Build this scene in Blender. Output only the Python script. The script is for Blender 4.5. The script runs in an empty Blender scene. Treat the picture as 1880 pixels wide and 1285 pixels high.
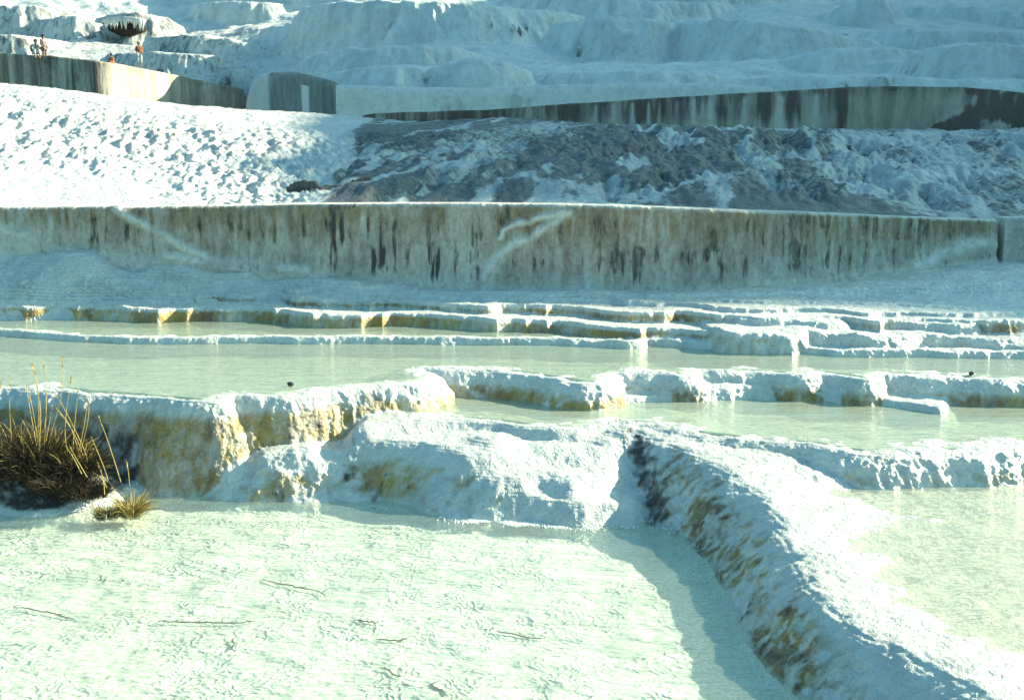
import bpy, bmesh, math, random
import numpy as np
from mathutils import Vector
random.seed(7)
F = 2100.0; EYE = 2.4; PITCH = math.atan(342.5 / F)
SC = bpy.context.scene; COL = SC.collection
# ---------------------------------------------------------------- camera
cam = bpy.data.objects.new('camera', bpy.data.cameras.new('camera')); COL.objects.link(cam)
cam.location = (0, 0, EYE); cam.rotation_euler = (math.pi / 2 - PITCH, 0, 0)
cam.data.sensor_width = 36; cam.data.lens = 36 * F / 1880; cam.data.clip_start = .05; cam.data.clip_end = 2000
SC.camera = cam
# ---------------------------------------------------------------- sky, sun, exposure
SUN_AZ, SUN_EL = 68.0, 26.0          # azimuth to the right of the view axis (+Y)
w = bpy.data.worlds.new("World"); SC.world = w; w.use_nodes = True
nt = w.node_tree; bg = nt.nodes['Background']
sky = nt.nodes.new('ShaderNodeTexSky'); sky.sky_type = 'NISHITA'; sky.sun_disc = False
sky.sun_elevation = math.radians(SUN_EL); sky.sun_rotation = math.radians(SUN_AZ)
sky.ozone_density = 1.0; sky.air_density = 1.0; sky.dust_density = 2.0
tm = nt.nodes.new('ShaderNodeMix'); tm.data_type = 'RGBA'; tm.blend_type = 'MULTIPLY'; tm.inputs[0].default_value = 1
nt.links.new(sky.outputs[0], tm.inputs[6]); tm.inputs[7].default_value = (.56, 1.0, .96, 1)
nt.links.new(tm.outputs[2], bg.inputs[0]); bg.inputs[1].default_value = .095
sl = bpy.data.lights.new('sun', 'SUN'); sl.energy = 5.0; sl.angle = math.radians(.5); sl.color = (1, .95, .68)
so = bpy.data.objects.new('sun', sl); COL.objects.link(so)
az, el = math.radians(SUN_AZ), math.radians(SUN_EL)
L = Vector((math.sin(az) * math.cos(el), math.cos(az) * math.cos(el), math.sin(el)))
so.rotation_euler = L.to_track_quat('Z', 'Y').to_euler(); so.location = L * 30
SC.view_settings.view_transform = 'Standard'; SC.view_settings.look = 'None'
SC.view_settings.exposure = 1.4; SC.view_settings.gamma = 1
SC.cycles.max_bounces = 6; SC.cycles.diffuse_bounces = 3; SC.cycles.glossy_bounces = 3
SC.cycles.transparent_max_bounces = 8; SC.cycles.caustics_reflective = False; SC.cycles.caustics_refractive = False

# ---------------------------------------------------------------- helpers
cp, sp = math.cos(PITCH), math.sin(PITCH)
def ray(px, py):
    a = (px - 940) / F; b = (642.5 - py) / F
    return a, cp + b * sp, -sp + b * cp
def U(px, py, z):                     # photo point on the level z -> world x, y
    a, y, dz = ray(px, py); t = (z - EYE) / dz
    return a * t, y * t, z
def D(px, py, d):                     # photo point at the depth d (metres along +Y)
    a, y, dz = ray(px, py); t = d / y
    return a * t, d, EYE + dz * t
def hsh(ix, iy, iz, seed):
    h = (ix * 374761393 + iy * 668265263 + iz * 1274126177 + seed * 974711) & 0xFFFFFFFF
    h = ((h ^ (h >> 13)) * 1103515245) & 0xFFFFFFFF
    h = ((h ^ (h >> 16)) * 2246822519) & 0xFFFFFFFF
    return ((h ^ (h >> 15)) & 0xFFFF).astype(np.float32) / 32767.5 - 1
def vn(x, y, z, seed=0):              # value noise in -1..1
    x, y, z = np.broadcast_arrays(x, y, z)
    fx, fy, fz = np.floor(x), np.floor(y), np.floor(z)
    ix, iy, iz = fx.astype(np.int64), fy.astype(np.int64), fz.astype(np.int64)
    tx, ty, tz = x - fx, y - fy, z - fz
    tx, ty, tz = [t * t * t * (t * (t * 6 - 15) + 10) for t in (tx, ty, tz)]
    r = 0
    for a in (0, 1):
        for b in (0, 1):
            for c in (0, 1):
                r = r + hsh(ix + a, iy + b, iz + c, seed) * (tx if a else 1 - tx) * (ty if b else 1 - ty) * (tz if c else 1 - tz)
    return r
def fbm(x, y, z, f, o=3, seed=0, g=.5):
    r = 0; a = 1; s = 0
    for i in range(o):
        r = r + a * vn(x * f + 13.7 * i, y * f + 5.1 * i, z * f + 9.3 * i, seed + i); s += a; a *= g; f *= 2.07
    return r / s
def sst(x, a, b):
    t = np.clip((x - a) / (b - a), 0, 1); return t * t * (3 - 2 * t)
def smax(a, b, k):
    h = np.clip(.5 + .5 * (b - a) / k, 0, 1)
    return a * (1 - h) + b * h + k * h * (1 - h)
def tag(o, label=None, cat=None, group=None, kind=None):
    for k, v in (('label', label), ('category', cat), ('group', group), ('kind', kind)):
        if v: o[k] = v
    return o
def mesh_np(name, V, Q, mat, attrs=None, parent=None, smooth=True):
    me = bpy.data.meshes.new(name); V = np.asarray(V, np.float32); Q = np.asarray(Q, np.int32)
    me.vertices.add(len(V)); me.vertices.foreach_set('co', V.ravel())
    k = Q.shape[1]
    me.loops.add(Q.size); me.loops.foreach_set('vertex_index', Q.ravel())
    me.polygons.add(len(Q)); me.polygons.foreach_set('loop_start', np.arange(0, Q.size, k, dtype=np.int32))
    me.polygons.foreach_set('use_smooth', np.full(len(Q), smooth))
    me.update(calc_edges=True); me.validate()
    for an, col in (attrs or {}).items():
        at = me.color_attributes.new(an, 'FLOAT_COLOR', 'POINT')
        c = np.ones((len(V), 4), np.float32); c[:, :3] = col; at.data.foreach_set('color', c.ravel())
    if mat: me.materials.append(mat)
    o = bpy.data.objects.new(name, me); COL.objects.link(o)
    if parent: o.parent = parent
    return o
def grid_quads(n, m):
    i = np.arange((n - 1) * (m - 1)); r, c = i // (m - 1), i % (m - 1); a = r * m + c
    return np.stack([a, a + 1, a + m + 1, a + m], 1)

# ---------------------------------------------------------------- materials
class N:
    def __init__(s, name):
        s.m = bpy.data.materials.new(name); s.m.use_nodes = True; s.t = s.m.node_tree; s.t.nodes.clear()
        s.out = s.n('ShaderNodeOutputMaterial')
    def n(s, k, **kw):
        nd = s.t.nodes.new(k)
        for a, b in kw.items(): setattr(nd, a, b)
        return nd
    def l(s, a, b): s.t.links.new(a, b)
    def co(s, scale=(1, 1, 1), rot=(0, 0, 0)):
        tc = s.n('ShaderNodeTexCoord'); mp = s.n('ShaderNodeMapping'); mp.inputs['Scale'].default_value = scale
        mp.inputs['Rotation'].default_value = rot
        s.l(tc.outputs['Object'], mp.inputs[0]); return mp.outputs[0]
    def noise(s, vec, sc, det=3, rough=.55, dist=0):
        nd = s.n('ShaderNodeTexNoise'); s.l(vec, nd.inputs['Vector']); nd.inputs['Scale'].default_value = sc
        nd.inputs['Detail'].default_value = det; nd.inputs['Roughness'].default_value = rough; nd.inputs['Distortion'].default_value = dist
        return nd.outputs['Fac']
    def rng(s, v, a, b, c=0, d=1):
        nd = s.n('ShaderNodeMapRange'); s.l(v, nd.inputs[0])
        for i, q in zip((1, 2, 3, 4), (a, b, c, d)): nd.inputs[i].default_value = q
        return nd.outputs[0]
    def math(s, op, a, b=0.0, clamp=False):
        nd = s.n('ShaderNodeMath', operation=op); nd.use_clamp = clamp
        for i, q in enumerate((a, b)):
            if isinstance(q, (int, float)): nd.inputs[i].default_value = q
            else: s.l(q, nd.inputs[i])
        return nd.outputs[0]
    def mix(s, f, a, b, mode='MIX'):
        nd = s.n('ShaderNodeMix', data_type='RGBA', blend_type=mode)
        for i, q in zip((0, 6, 7), (f, a, b)):
            if isinstance(q, (int, float)): nd.inputs[i].default_value = q
            elif isinstance(q, tuple): nd.inputs[i].default_value = (*q, 1)
            else: s.l(q, nd.inputs[i])
        return nd.outputs[2]
    def bump(s, h, st, dist, nrm=None):
        nd = s.n('ShaderNodeBump'); s.l(h, nd.inputs['Height']); nd.inputs['Strength'].default_value = st
        nd.inputs['Distance'].default_value = dist
        if nrm is not None: s.l(nrm, nd.inputs['Normal'])
        return nd.outputs[0]

def travertine(name, white, grey, s=1.0, rough=.45, bump=1.0, flow=(1, 1, .35), och=(.46, .30, .06), brn=(.23, .135, .05), dk1=(.045, .035, .03), dk2=(.09, .07, .06), soft=.25, speck=.3):
    n = N(name); v = n.co(); vf = n.co(flow)
    at = n.n('ShaderNodeAttribute', attribute_name='mask'); sep = n.n('ShaderNodeSeparateColor'); n.l(at.outputs['Color'], sep.inputs[0])
    R, G, B = sep.outputs
    n1 = n.noise(vf, 3.2 * s, 5, .6, .4); n2 = n.noise(vf, 14 * s, 4, .6, .3); n3 = n.noise(v, 60 * s, 3, .6)
    c = n.mix(n.rng(n1, .38, .66), white, grey)
    c = n.mix(n.rng(n2, .5, .75, 0, .35), c, (.50, .50, .46))
    # algae (R): ochre to brown, broken up by noise
    am = n.math('MULTIPLY', n.math('ADD', R, n.math('MULTIPLY', n.math('SUBTRACT', n2, .5), 1.5)), n.rng(R, 0, .25), True)
    am = n.rng(am, .47 - soft, .47 + soft)
    al = n.mix(n.rng(n1, .4, .62), och, brn)
    al = n.mix(n.rng(n3, .5, .7, 0, .6), al, (.42, .36, .22))
    c = n.mix(am, c, al)
    # dark tone (G): mineral stain, and shade painted into creases and holes
    c = n.mix(n.math('MULTIPLY', G, .7), c, (.22, .235, .23))
    dm = n.math('MULTIPLY', n.math('ADD', G, n.math('MULTIPLY', n.math('SUBTRACT', n2, .5), 1.8)), n.rng(G, 0, .25), True)
    c = n.mix(n.rng(dm, .5 - soft * .7, .5 + soft * .7), c, n.mix(n3, dk1, dk2))
    c = n.mix(n.math('MULTIPLY', B, .85), c, (.84, .84, .80))     # fresh white crust (B)
    sk = n.noise(v, 11 * s, 8, .78, .3); c = n.mix(n.rng(sk, .47, .66, 0, speck), c, n.mix(.5, c, (.16, .14, .11), 'MULTIPLY'))
    p = n.n('ShaderNodeBsdfPrincipled'); n.l(c, p.inputs['Base Color']); n.l(n.rng(n2, .3, .7, rough - .15, rough + .2), p.inputs['Roughness'])
    p.inputs['Specular IOR Level'].default_value = .5
    b = n.bump(n2, .9 * bump, .03 / s); b = n.bump(n3, .8 * bump, .008 / s, b); b = n.bump(sk, .5 * bump, .02 / s, b)
    n.l(b, p.inputs['Normal']); n.l(p.outputs[0], n.out.inputs[0]); return n.m

def plain(name, col, rough=.7, col2=None, sc=20, spec=.3):
    n = N(name); v = n.co(); f = n.noise(v, sc, 3)
    p = n.n('ShaderNodeBsdfPrincipled'); n.l(n.mix(n.rng(f, .3, .7), col, col2 or tuple(c * .7 for c in col)), p.inputs['Base Color'])
    p.inputs['Roughness'].default_value = rough; p.inputs['Specular IOR Level'].default_value = spec
    n.l(p.outputs[0], n.out.inputs[0]); return n.m

def water_mat(name, tint, milk, milkf, rip=12.0, st=.35, stretch=(1, 2.2, 1), rough=.05):
    n = N(name); v = n.co(stretch)
    a = n.noise(v, rip, 3, .55, .8); b = n.noise(v, rip * .23, 2, .5, .3)
    h = n.math('ADD', a, n.math('MULTIPLY', b, 1.5))
    nm = n.bump(h, st, .02)
    fr = n.n('ShaderNodeFresnel'); n.l(nm, fr.inputs[1])
    ge = n.n('ShaderNodeNewGeometry'); n.l(n.rng(ge.outputs['Backfacing'], 0, 1, 1.33, 1 / 1.33), fr.inputs[0])
    tr = n.n('ShaderNodeBsdfTransparent'); tr.inputs[0].default_value = (*tint, 1)
    df = n.n('ShaderNodeBsdfDiffuse'); df.inputs[0].default_value = (*milk, 1); n.l(nm, df.inputs['Normal'])
    gl = n.n('ShaderNodeBsdfGlossy'); gl.inputs['Roughness'].default_value = rough; n.l(nm, gl.inputs['Normal'])
    m1 = n.n('ShaderNodeMixShader'); m1.inputs[0].default_value = milkf; n.l(tr.outputs[0], m1.inputs[1]); n.l(df.outputs[0], m1.inputs[2])
    m2 = n.n('ShaderNodeMixShader'); n.l(fr.outputs[0], m2.inputs[0]); n.l(m1.outputs[0], m2.inputs[1]); n.l(gl.outputs[0], m2.inputs[2])
    n.l(m2.outputs[0], n.out.inputs[0]); return n.m

M_TER = travertine('travertine', (.70, .71, .67), (.56, .58, .55), 1.0, .27, 1.2, soft=.40)
M_SLOPE = travertine('travertine_slope', (.62, .64, .63), (.40, .41, .42), .5, .5, 1.2, (1, 1, 1), soft=.3, speck=.45, dk1=(.035, .038, .045), dk2=(.085, .088, .10))
M_HILL = travertine('travertine_hill', (.76, .77, .74), (.56, .59, .58), .16, .6, .8, (1, 1, .25), dk1=(.08, .085, .085), dk2=(.18, .185, .185), speck=.5)
M_WALL = travertine('wall_crust', (.68, .64, .57), (.44, .39, .34), 1.3, .55, 1.1, (1, 1, .3), och=(.36, .26, .14), brn=(.25, .18, .11), soft=.42, speck=.9)
M_PALEWALL = travertine('pale_wall_crust', (.60, .60, .56), (.46, .46, .43), .35, .65, .8, (1, 1, .15), speck=.6)
M_GREYWALL = travertine('grey_wall_crust', (.34, .36, .36), (.25, .27, .27), .35, .7, .8, (1, 1, .15), dk1=(.12, .12, .12), dk2=(.2, .2, .2), soft=.5)
M_FARWALL = travertine('far_wall_crust', (.62, .53, .43), (.42, .35, .28), .35, .65, .8, (1, 1, .15), och=(.26, .23, .15), brn=(.17, .15, .11), dk1=(.095, .068, .055), dk2=(.18, .135, .11), soft=.32, speck=.5)

# bed of the near pool: pale calcite, caustic light painted on as a ridged net
def bed_mat():
    n = N('pool_bed'); v = n.co((1, 1.15, 1))
    wn = n.n('ShaderNodeTexNoise'); n.l(v, wn.inputs['Vector']); wn.inputs['Scale'].default_value = 5; wn.inputs['Detail'].default_value = 3
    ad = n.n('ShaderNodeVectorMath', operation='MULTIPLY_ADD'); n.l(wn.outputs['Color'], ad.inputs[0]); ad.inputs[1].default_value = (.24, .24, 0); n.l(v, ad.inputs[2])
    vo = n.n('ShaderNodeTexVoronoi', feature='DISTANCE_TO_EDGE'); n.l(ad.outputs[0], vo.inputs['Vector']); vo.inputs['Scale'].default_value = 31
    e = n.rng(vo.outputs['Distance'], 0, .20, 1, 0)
    big = n.noise(v, 1.6, 4, .55, .5); fine = n.noise(v, 40, 3)
    c = n.mix(n.rng(big, .38, .62), (.62, .67, .62), (.50, .57, .52))
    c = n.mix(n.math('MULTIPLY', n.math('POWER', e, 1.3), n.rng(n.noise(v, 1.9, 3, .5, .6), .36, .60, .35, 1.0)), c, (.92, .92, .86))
    c = n.mix(n.rng(n.noise(v, 6, 4, .7, .8), .64, .8, 0, .5), c, (.36, .37, .28))
    p = n.n('ShaderNodeBsdfPrincipled'); n.l(c, p.inputs['Base Color']); p.inputs['Roughness'].default_value = .7
    p.inputs['Specular IOR Level'].default_value = .2
    amp = n.rng(n.noise(v, 2.3, 3, .5, .6), .36, .60, .15, 1.0)
    v1 = n.n('ShaderNodeTexVoronoi', feature='SMOOTH_F1'); n.l(ad.outputs[0], v1.inputs['Vector']); v1.inputs['Scale'].default_value = 31; v1.inputs['Smoothness'].default_value = .35
    h = n.math('ADD', n.math('MULTIPLY', n.math('POWER', v1.outputs['Distance'], 2.0), n.math('MULTIPLY', amp, 2.2)), n.math('MULTIPLY', n.noise((n.co((1, 2.6, 1))), 14, 4, .6, .5), .9))
    n.l(n.bump(h, 1, .0055, n.bump(n.noise(n.co((1, 1.8, 1)), 3.5, 2), 1, .07)), p.inputs['Normal']); n.l(p.outputs[0], n.out.inputs[0]); return n.m
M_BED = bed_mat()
M_W0 = water_mat('near_pool_water', (.92, .96, .90), (.74, .80, .68), .13, 16, .5)
M_W1 = water_mat('pool_water', (.82, .91, .79), (.60, .68, .56), .42, 9, .34, (1, 3.2, 1))
M_W2 = water_mat('flowing_water', (.92, .95, .86), (.74, .77, .64), .30, 7, 1.0, (1, 3.4, 1), .06)

# ---------------------------------------------------------------- terrace height model
def sdist(X, Y, P):
    """signed distance (negative inside) to polygon P"""
    d2 = np.full(X.shape, 1e9, np.float32); ins = np.zeros(X.shape, bool)
    n = len(P)
    for i in range(n):
        x0, y0 = P[i]; x1, y1 = P[(i + 1) % n]
        ex, ey = x1 - x0, y1 - y0; wx, wy = X - x0, Y - y0
        t = np.clip((wx * ex + wy * ey) / (ex * ex + ey * ey + 1e-12), 0, 1)
        d2 = np.minimum(d2, (wx - ex * t) ** 2 + (wy - ey * t) ** 2)
        if abs(ey) > 1e-9:
            c = ((y0 > Y) != (y1 > Y)) & (X < ex * (Y - y0) / ey + x0); ins ^= c
    d = np.sqrt(d2); return np.where(ins, -d, d)
def idw(X, Y, pts, vals, p=3):
    s = 0; wsum = 0
    for (x, y), v in zip(pts, vals):
        wt = 1 / ((X - x) ** 2 + (Y - y) ** 2 + .002) ** (p / 2); s = s + wt * v; wsum = wsum + wt
    return s / wsum
def smooth_line(pts, n=3):            # Chaikin corner cutting on a polyline
    pts = [tuple(map(float, p)) for p in pts]
    for _ in range(n):
        q = [pts[0]]
        for a, b in zip(pts, pts[1:]):
            q.append(tuple(.75 * u + .25 * v for u, v in zip(a, b))); q.append(tuple(.25 * u + .75 * v for u, v in zip(a, b)))
        q.append(pts[-1]); pts = q
    return pts
# each terrace: front lip traced left to right as (px, py[, z]); z level; k steepness; r lip radius; algae; basin depth; width of lip
TER = []
def terrace(z, line, k=4, r=.06, alg=.5, basin=0, lip=.25, na=.05, extra=(), back=16, ks=None, rt=(), sc=0):
    line = [(p + (z,))[:3] for p in line]
    W = [U(*p) for p in smooth_line(line, 1)]
    TER.append(dict(z=z, P=[(a, b) for a, b, _ in W] + list(rt) + [(W[-1][0] * 1.0 + .6, back), (W[0][0] - .6, back)],
                    zp=[(a, b) for a, b, _ in [U(*p) for p in line]] + [U(*e)[:2] for e in extra],
                    zv=[p[2] for p in line] + [e[2] for e in extra], k=k, r=r, alg=alg, basin=basin, lip=lip, na=na, ks=ks, sc=sc))
# mud bank under the grass, deposits at the foot of the left ledge
terrace(.26, [(-500, 858, .28), (0, 858, .27), (90, 864, .25), (170, 876, .18), (240, 893, .08), (262, 899, .03)], 1.1, .05, .5, na=.09)
terrace(.26, [(300, 893, .03), (380, 872, .13), (440, 848, .22), (500, 828, .30), (560, 822, .32), (620, 830, .28), (660, 850, .2)], 1.0, .08, .8, na=.12)
# left ledge and the long pool behind it
terrace(.65, [(-600, 706), (0, 707), (60, 710), (150, 716), (280, 726), (395, 736), (410, 722), (500, 724), (600, 714), (700, 706), (770, 700),
              (800, 694), (796, 682), (772, 677), (850, 679), (930, 682), (1000, 690), (1060, 698), (1105, 698), (1116, 682), (1180, 682), (1270, 690), (1280, 679), (1355, 682),
              (1368, 680), (1450, 685), (1480, 688), (1510, 682), (1560, 688), (1590, 694), (1600, 682), (1680, 686), (1840, 694), (1900, 694), (2500, 700)],
        2.3, .15, .95, basin=.12, lip=.35, na=.085)
# low step lips in front of the ledges on the right
terrace(.50, [(1010, 731), (1120, 727), (1250, 723), (1400, 718), (1560, 722), (1640, 732), (1720, 745)], 2.0, .06, .15, na=.05, back=10.2)
terrace(.56, [(1290, 708), (1400, 704), (1500, 706), (1570, 712), (1600, 702)], 1.6, .08, .1, na=.05, back=10.2)
# middle right pool
terrace(.45, [(670, 780), (720, 774), (800, 770), (900, 768), (970, 780), (1040, 784), (1100, 776), (1135, 770), (1200, 778), (1290, 795), (1380, 806), (1480, 812),
              (1530, 822), (1600, 830), (1700, 826), (1830, 828), (1850, 818), (2000, 826), (2600, 834)], 1.7, .14, .45, basin=.10, lip=.40, na=.06)
# steps of the central mound
terrace(.37, [(662, 812, .34), (690, 804, .37), (730, 802, .385), (790, 808, .38), (840, 820, .37), (880, 834, .35), (960, 826, .35), (1020, 818, .365), (1080, 822, .35), (1125, 808, .38), (1145, 792, .42)], 1.5, .15, .95, na=.07, extra=[(900, 800, .42)])
terrace(.25, [(830, 866, .22), (870, 862, .25), (940, 874, .245), (1000, 862, .26), (1060, 872, .25), (1128, 850, .26), (1148, 830, .30)], 1.25, .14, .6, na=.10)
terrace(.13, [(845, 935, .03), (890, 912, .12), (960, 906, .15), (1050, 914, .14), (1110, 918, .125), (1155, 926, .10), (1170, 890, .13)], 1.1, .10, .35, na=.09)
# right ridge and the lower right pool
terrace(.27, [(1120, 776, .44), (1200, 792, .43), (1270, 818, .41), (1330, 852, .385), (1400, 900, .345), (1450, 945, .32), (1490, 1000, .30), (1520, 1065, .285), (1570, 1125, .28),
              (1680, 1180, .275), (1800, 1250, .275), (1900, 1330, .275), (1980, 1450, .275), (2100, 1800, .275)], 1.5, .32, .8, basin=.02, lip=.5, na=.07,
        extra=[(1640, 915, .25), (1880, 1000, .245), (1560, 905, .26), (1750, 930, .245), (1880, 920, .245), (1500, 860, .34), (1400, 830, .40), (1700, 1060, .238), (2100, 1100, .238), (1600, 1000, .25), (1800, 1150, .24), (2200, 940, .245)], rt=[(8, 2.0), (12, 10)])
# rows of shallow ledges behind the long pool
terrace(.715, [(-600, 590), (0, 602), (120, 611), (290, 619), (470, 617), (560, 620), (680, 617), (860, 621), (1000, 620), (1100, 624), (1170, 628), (1190, 620), (1300, 628), (1450, 636), (1560, 640), (1680, 641), (1900, 645), (2500, 650)],
        3, .05, .2, basin=.05, lip=.2, na=.08)
terrace(.86, [(-600, 555, .87), (0, 562, .87), (100, 563, .865), (250, 572, .86), (420, 566, .86), (590, 573, .86), (604, 577, .85), (740, 578, .85), (870, 584, .84), (890, 584, .84), (960, 590, .83), (1050, 594, .825), (1150, 602, .815), (1180, 608, .81),
               (1194, 600, .82), (1280, 612, .80), (1380, 624, .77), (1500, 630, .745), (1640, 636, .735), (1680, 630, .745), (1900, 636, .745), (2500, 640, .745)], 4, .07, 1.0, basin=.02, lip=.3, na=.08, sc=.34)
terrace(.82, [(1330, 606, .845), (1400, 612, .835), (1470, 618, .815), (1484, 604, .845), (1560, 610, .825), (1630, 618, .805), (1690, 612, .815), (1780, 616, .795), (1850, 624, .785), (2500, 626, .795)], 2.5, .06, .3, na=.10)
terrace(.915, [(-600, 534, 1.0), (0, 538, .98), (225, 543, .96), (470, 548, .94), (488, 545, .94), (655, 553), (668, 549), (800, 560), (905, 563), (925, 558), (1100, 570), (1250, 577), (1330, 580), (1600, 590), (2500, 595)], 3.5, .04, .9, basin=.02, lip=.2, na=.12, sc=.4)
terrace(.89, [(1360, 585), (1450, 588), (1540, 592), (1560, 584), (1680, 590), (1790, 596), (1800, 588), (1900, 592), (2500, 592)], 2.5, .05, .2, na=.12)
terrace(.945, [(-600, 516, 1.11), (0, 520, 1.08), (200, 528, 1.04), (480, 535, .99), (640, 538, .965), (790, 545), (880, 546), (900, 539), (1030, 545), (1250, 558), (1320, 566), (1500, 570), (1640, 578), (1900, 576), (2500, 570)], 3, .03, .45, na=.12, sc=.4)
terrace(.97, [(-600, 494, 1.2), (0, 502, 1.16), (300, 512, 1.10), (560, 524, 1.02), (900, 533, .965), (1100, 538, .965), (1320, 548, .965), (1600, 556, .965), (1800, 566, .965), (2500, 560, .965)], 2, .03, .3, na=.14)
# apron rising to the foot of the retaining wall
WFOOT = [(-500, 400, 1.78), (-200, 425, 1.62), (0, 441, 1.52), (150, 460, 1.40), (300, 480, 1.28), (450, 498, 1.16), (600, 512, 1.08), (750, 522, 1.02), (900, 529, .98), (1100, 532, .975), (1300, 531, .985), (1500, 514, 1.04), (1700, 490, 1.14), (1835, 478, 1.20), (2000, 472, 1.24), (2400, 455, 1.34)]
terrace(1.0, [(-600, 470, 1.36), (0, 484, 1.26), (250, 498, 1.17), (500, 516, 1.055), (800, 534, .985), (1100, 538, .98), (1400, 536, 1.0), (1650, 522, 1.06), (1900, 515, 1.09), (2500, 510, 1.12)], .8, .05, .05, na=.10, extra=WFOOT, back=24)

def height(X, Y):
    z0 = -.065 + .015 * fbm(X, Y, 0, 1.1, 2, 5)
    H = np.full(X.shape, z0, np.float32) if np.isscalar(z0) else z0.astype(np.float32)
    ALG = np.zeros_like(H); DROP = np.zeros_like(H)
    n1 = fbm(X, Y, 0, 1.6, 2, 11); n2 = fbm(X, Y, 0, 7, 2, 12); n3 = vn(X * 24, Y * 24, 0, 13)
    for T in TER:
        ys = [p[1] for p in T['P']]; reach = 1.2 / T['k'] * .9 + .5
        m = (Y > min(ys) - reach) & (X > min(p[0] for p in T['P']) - reach) & (X < max(p[0] for p in T['P']) + reach)
        x, y = X[m], Y[m]
        if not x.size: continue
        s = sdist(x, y, T['P'])
        s = s + T['na'] * n1[m] + T['na'] * .30 * n2[m] + T['na'] * .06 * n3[m]
        if T['sc']: s = s + T['sc'] * np.abs(vn(x * 1.35 + 3 * T['z'], y * .3, 0, 15)) + T['sc'] * .3 * np.abs(vn(x * 4.1, y * .5, 0, 16))
        zz = idw(x, y, T['zp'], T['zv']) if max(T['zv']) - min(T['zv']) > .005 else T['z']
        so = np.maximum(s, 0); dr = T['k'] * (np.sqrt(so * so + T['r'] ** 2) - T['r'])
        h = zz - dr
        if T['basin']: h = h - T['basin'] * sst(-s, T['lip'] * .3, T['lip'] * 1.8)
        h = h + .006 * n2[m] + .008 * n1[m]
        old = H[m]; new = smax(old, h, .04)
        win = h > old
        a = ALG[m]; d_ = DROP[m]; a[win] = T['alg']; d_[win] = dr[win]
        H[m] = new; ALG[m] = a; DROP[m] = d_
    # fine contour terracing, as flowstone does
    for st, lo, hi, f, na in ((.034, 11.7, 12.4, 1.1, .030), (.016, -50, -49, 3.0, .012)):
        kk = sst(Y, lo, hi) * sst(H, .03, .08) * (.85 if st > .02 else .45 * (1 - sst(DROP, .01, .05)))
        off = na * fbm(X * .8, Y, 0, f, 3, 14); q = (H + off) / st; fq = np.floor(q)
        H = (H + kk * ((fq + sst(q - fq, .45, 1)) * st - off - H)).astype(np.float32)
    return H, ALG, DROP

def polar(sx0, sx1, nc, y0, y1, nf, rows, hfun, wlog=170., sm=9):
    """terrain sheet: columns fan out from the viewer, rows spaced by how much surface there is"""
    sx = np.linspace(sx0, sx1, nc); yf = np.exp(np.linspace(math.log(y0), math.log(y1), nf))
    S, Yf = np.meshgrid(sx, yf, indexing='ij'); Xf = S * Yf
    out = hfun(Xf, Yf); Z = out[0]
    py = F * (EYE - Z) / Yf
    dd = np.sqrt(np.diff(py, axis=1) ** 2 + (wlog * np.diff(np.log(Yf), axis=1)) ** 2)
    cs = np.cumsum(np.pad(dd, ((sm // 2 + 1, sm // 2), (0, 0)), mode='edge'), 0); dd = (cs[sm:] - cs[:-sm]) / sm
    cum = np.concatenate([np.zeros((nc, 1)), np.cumsum(dd, 1)], 1)
    res = [np.empty((nc, rows)) for _ in range(len(out) + 1)]
    for c in range(nc):
        t = np.linspace(0, cum[c, -1], rows); res[0][c] = np.interp(t, cum[c], yf)
        for i, o in enumerate(out): res[i + 1][c] = np.interp(t, cum[c], o[c])
    Y = res[0]; X = sx[:, None] * Y
    return [X, Y] + res[1:]
def normals(X, Y, Z):
    P = np.stack([X, Y, Z], -1); a = np.gradient(P, axis=0); b = np.gradient(P, axis=1)
    n = np.cross(a, b); n /= np.linalg.norm(n, axis=-1, keepdims=True) + 1e-12
    return np.where(n[..., 2:] < 0, -n, n)

def vseg(X, Y, pts):
    d = np.full(X.shape, 1e9)
    for (x0, y0), (x1, y1) in zip(pts, pts[1:]):
        ex, ey = x1 - x0, y1 - y0; t = np.clip(((X - x0) * ex + (Y - y0) * ey) / (ex * ex + ey * ey), 0, 1)
        d = np.minimum(d, np.hypot(X - x0 - ex * t, Y - y0 - ey * t))
    return d
# ---------------------------------------------------------------- terraces (near ground)
LO = (-560 - 940) / F; HI = (2480 - 940) / F
X, Y, Z, ALG, DROP = polar(LO, HI, 1480, 2.6, 15.3, 1400, 1250, height)
Nn = normals(X, Y, Z); steep = sst(1 - Nn[..., 2], .12, .5)
wet = Z < .005
far = sst(Y, 9, 12)
a1 = fbm(X, Y * .8, Z * .22, 10, 3, 21); a2 = fbm(X, Y, Z, 34, 2, 31); a3 = fbm(X + Y * .3, Y * .5, Z * .3, 22, 2, 33)
ridge = (X > U(1120, 800, .4)[0] - .1) & (Y < 8.6) & (Z < .46)
disp = steep * (.024 * a1 + .009 * a2 + .010 * a3) * (1 - .4 * far) + (1 - steep) * (.005 * a1 + .0022 * a2)
disp = disp + ridge * (.35 + .65 * steep) * (.016 * fbm(X, Y, Z, 13, 3, 41) + .008 * a3)
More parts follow.
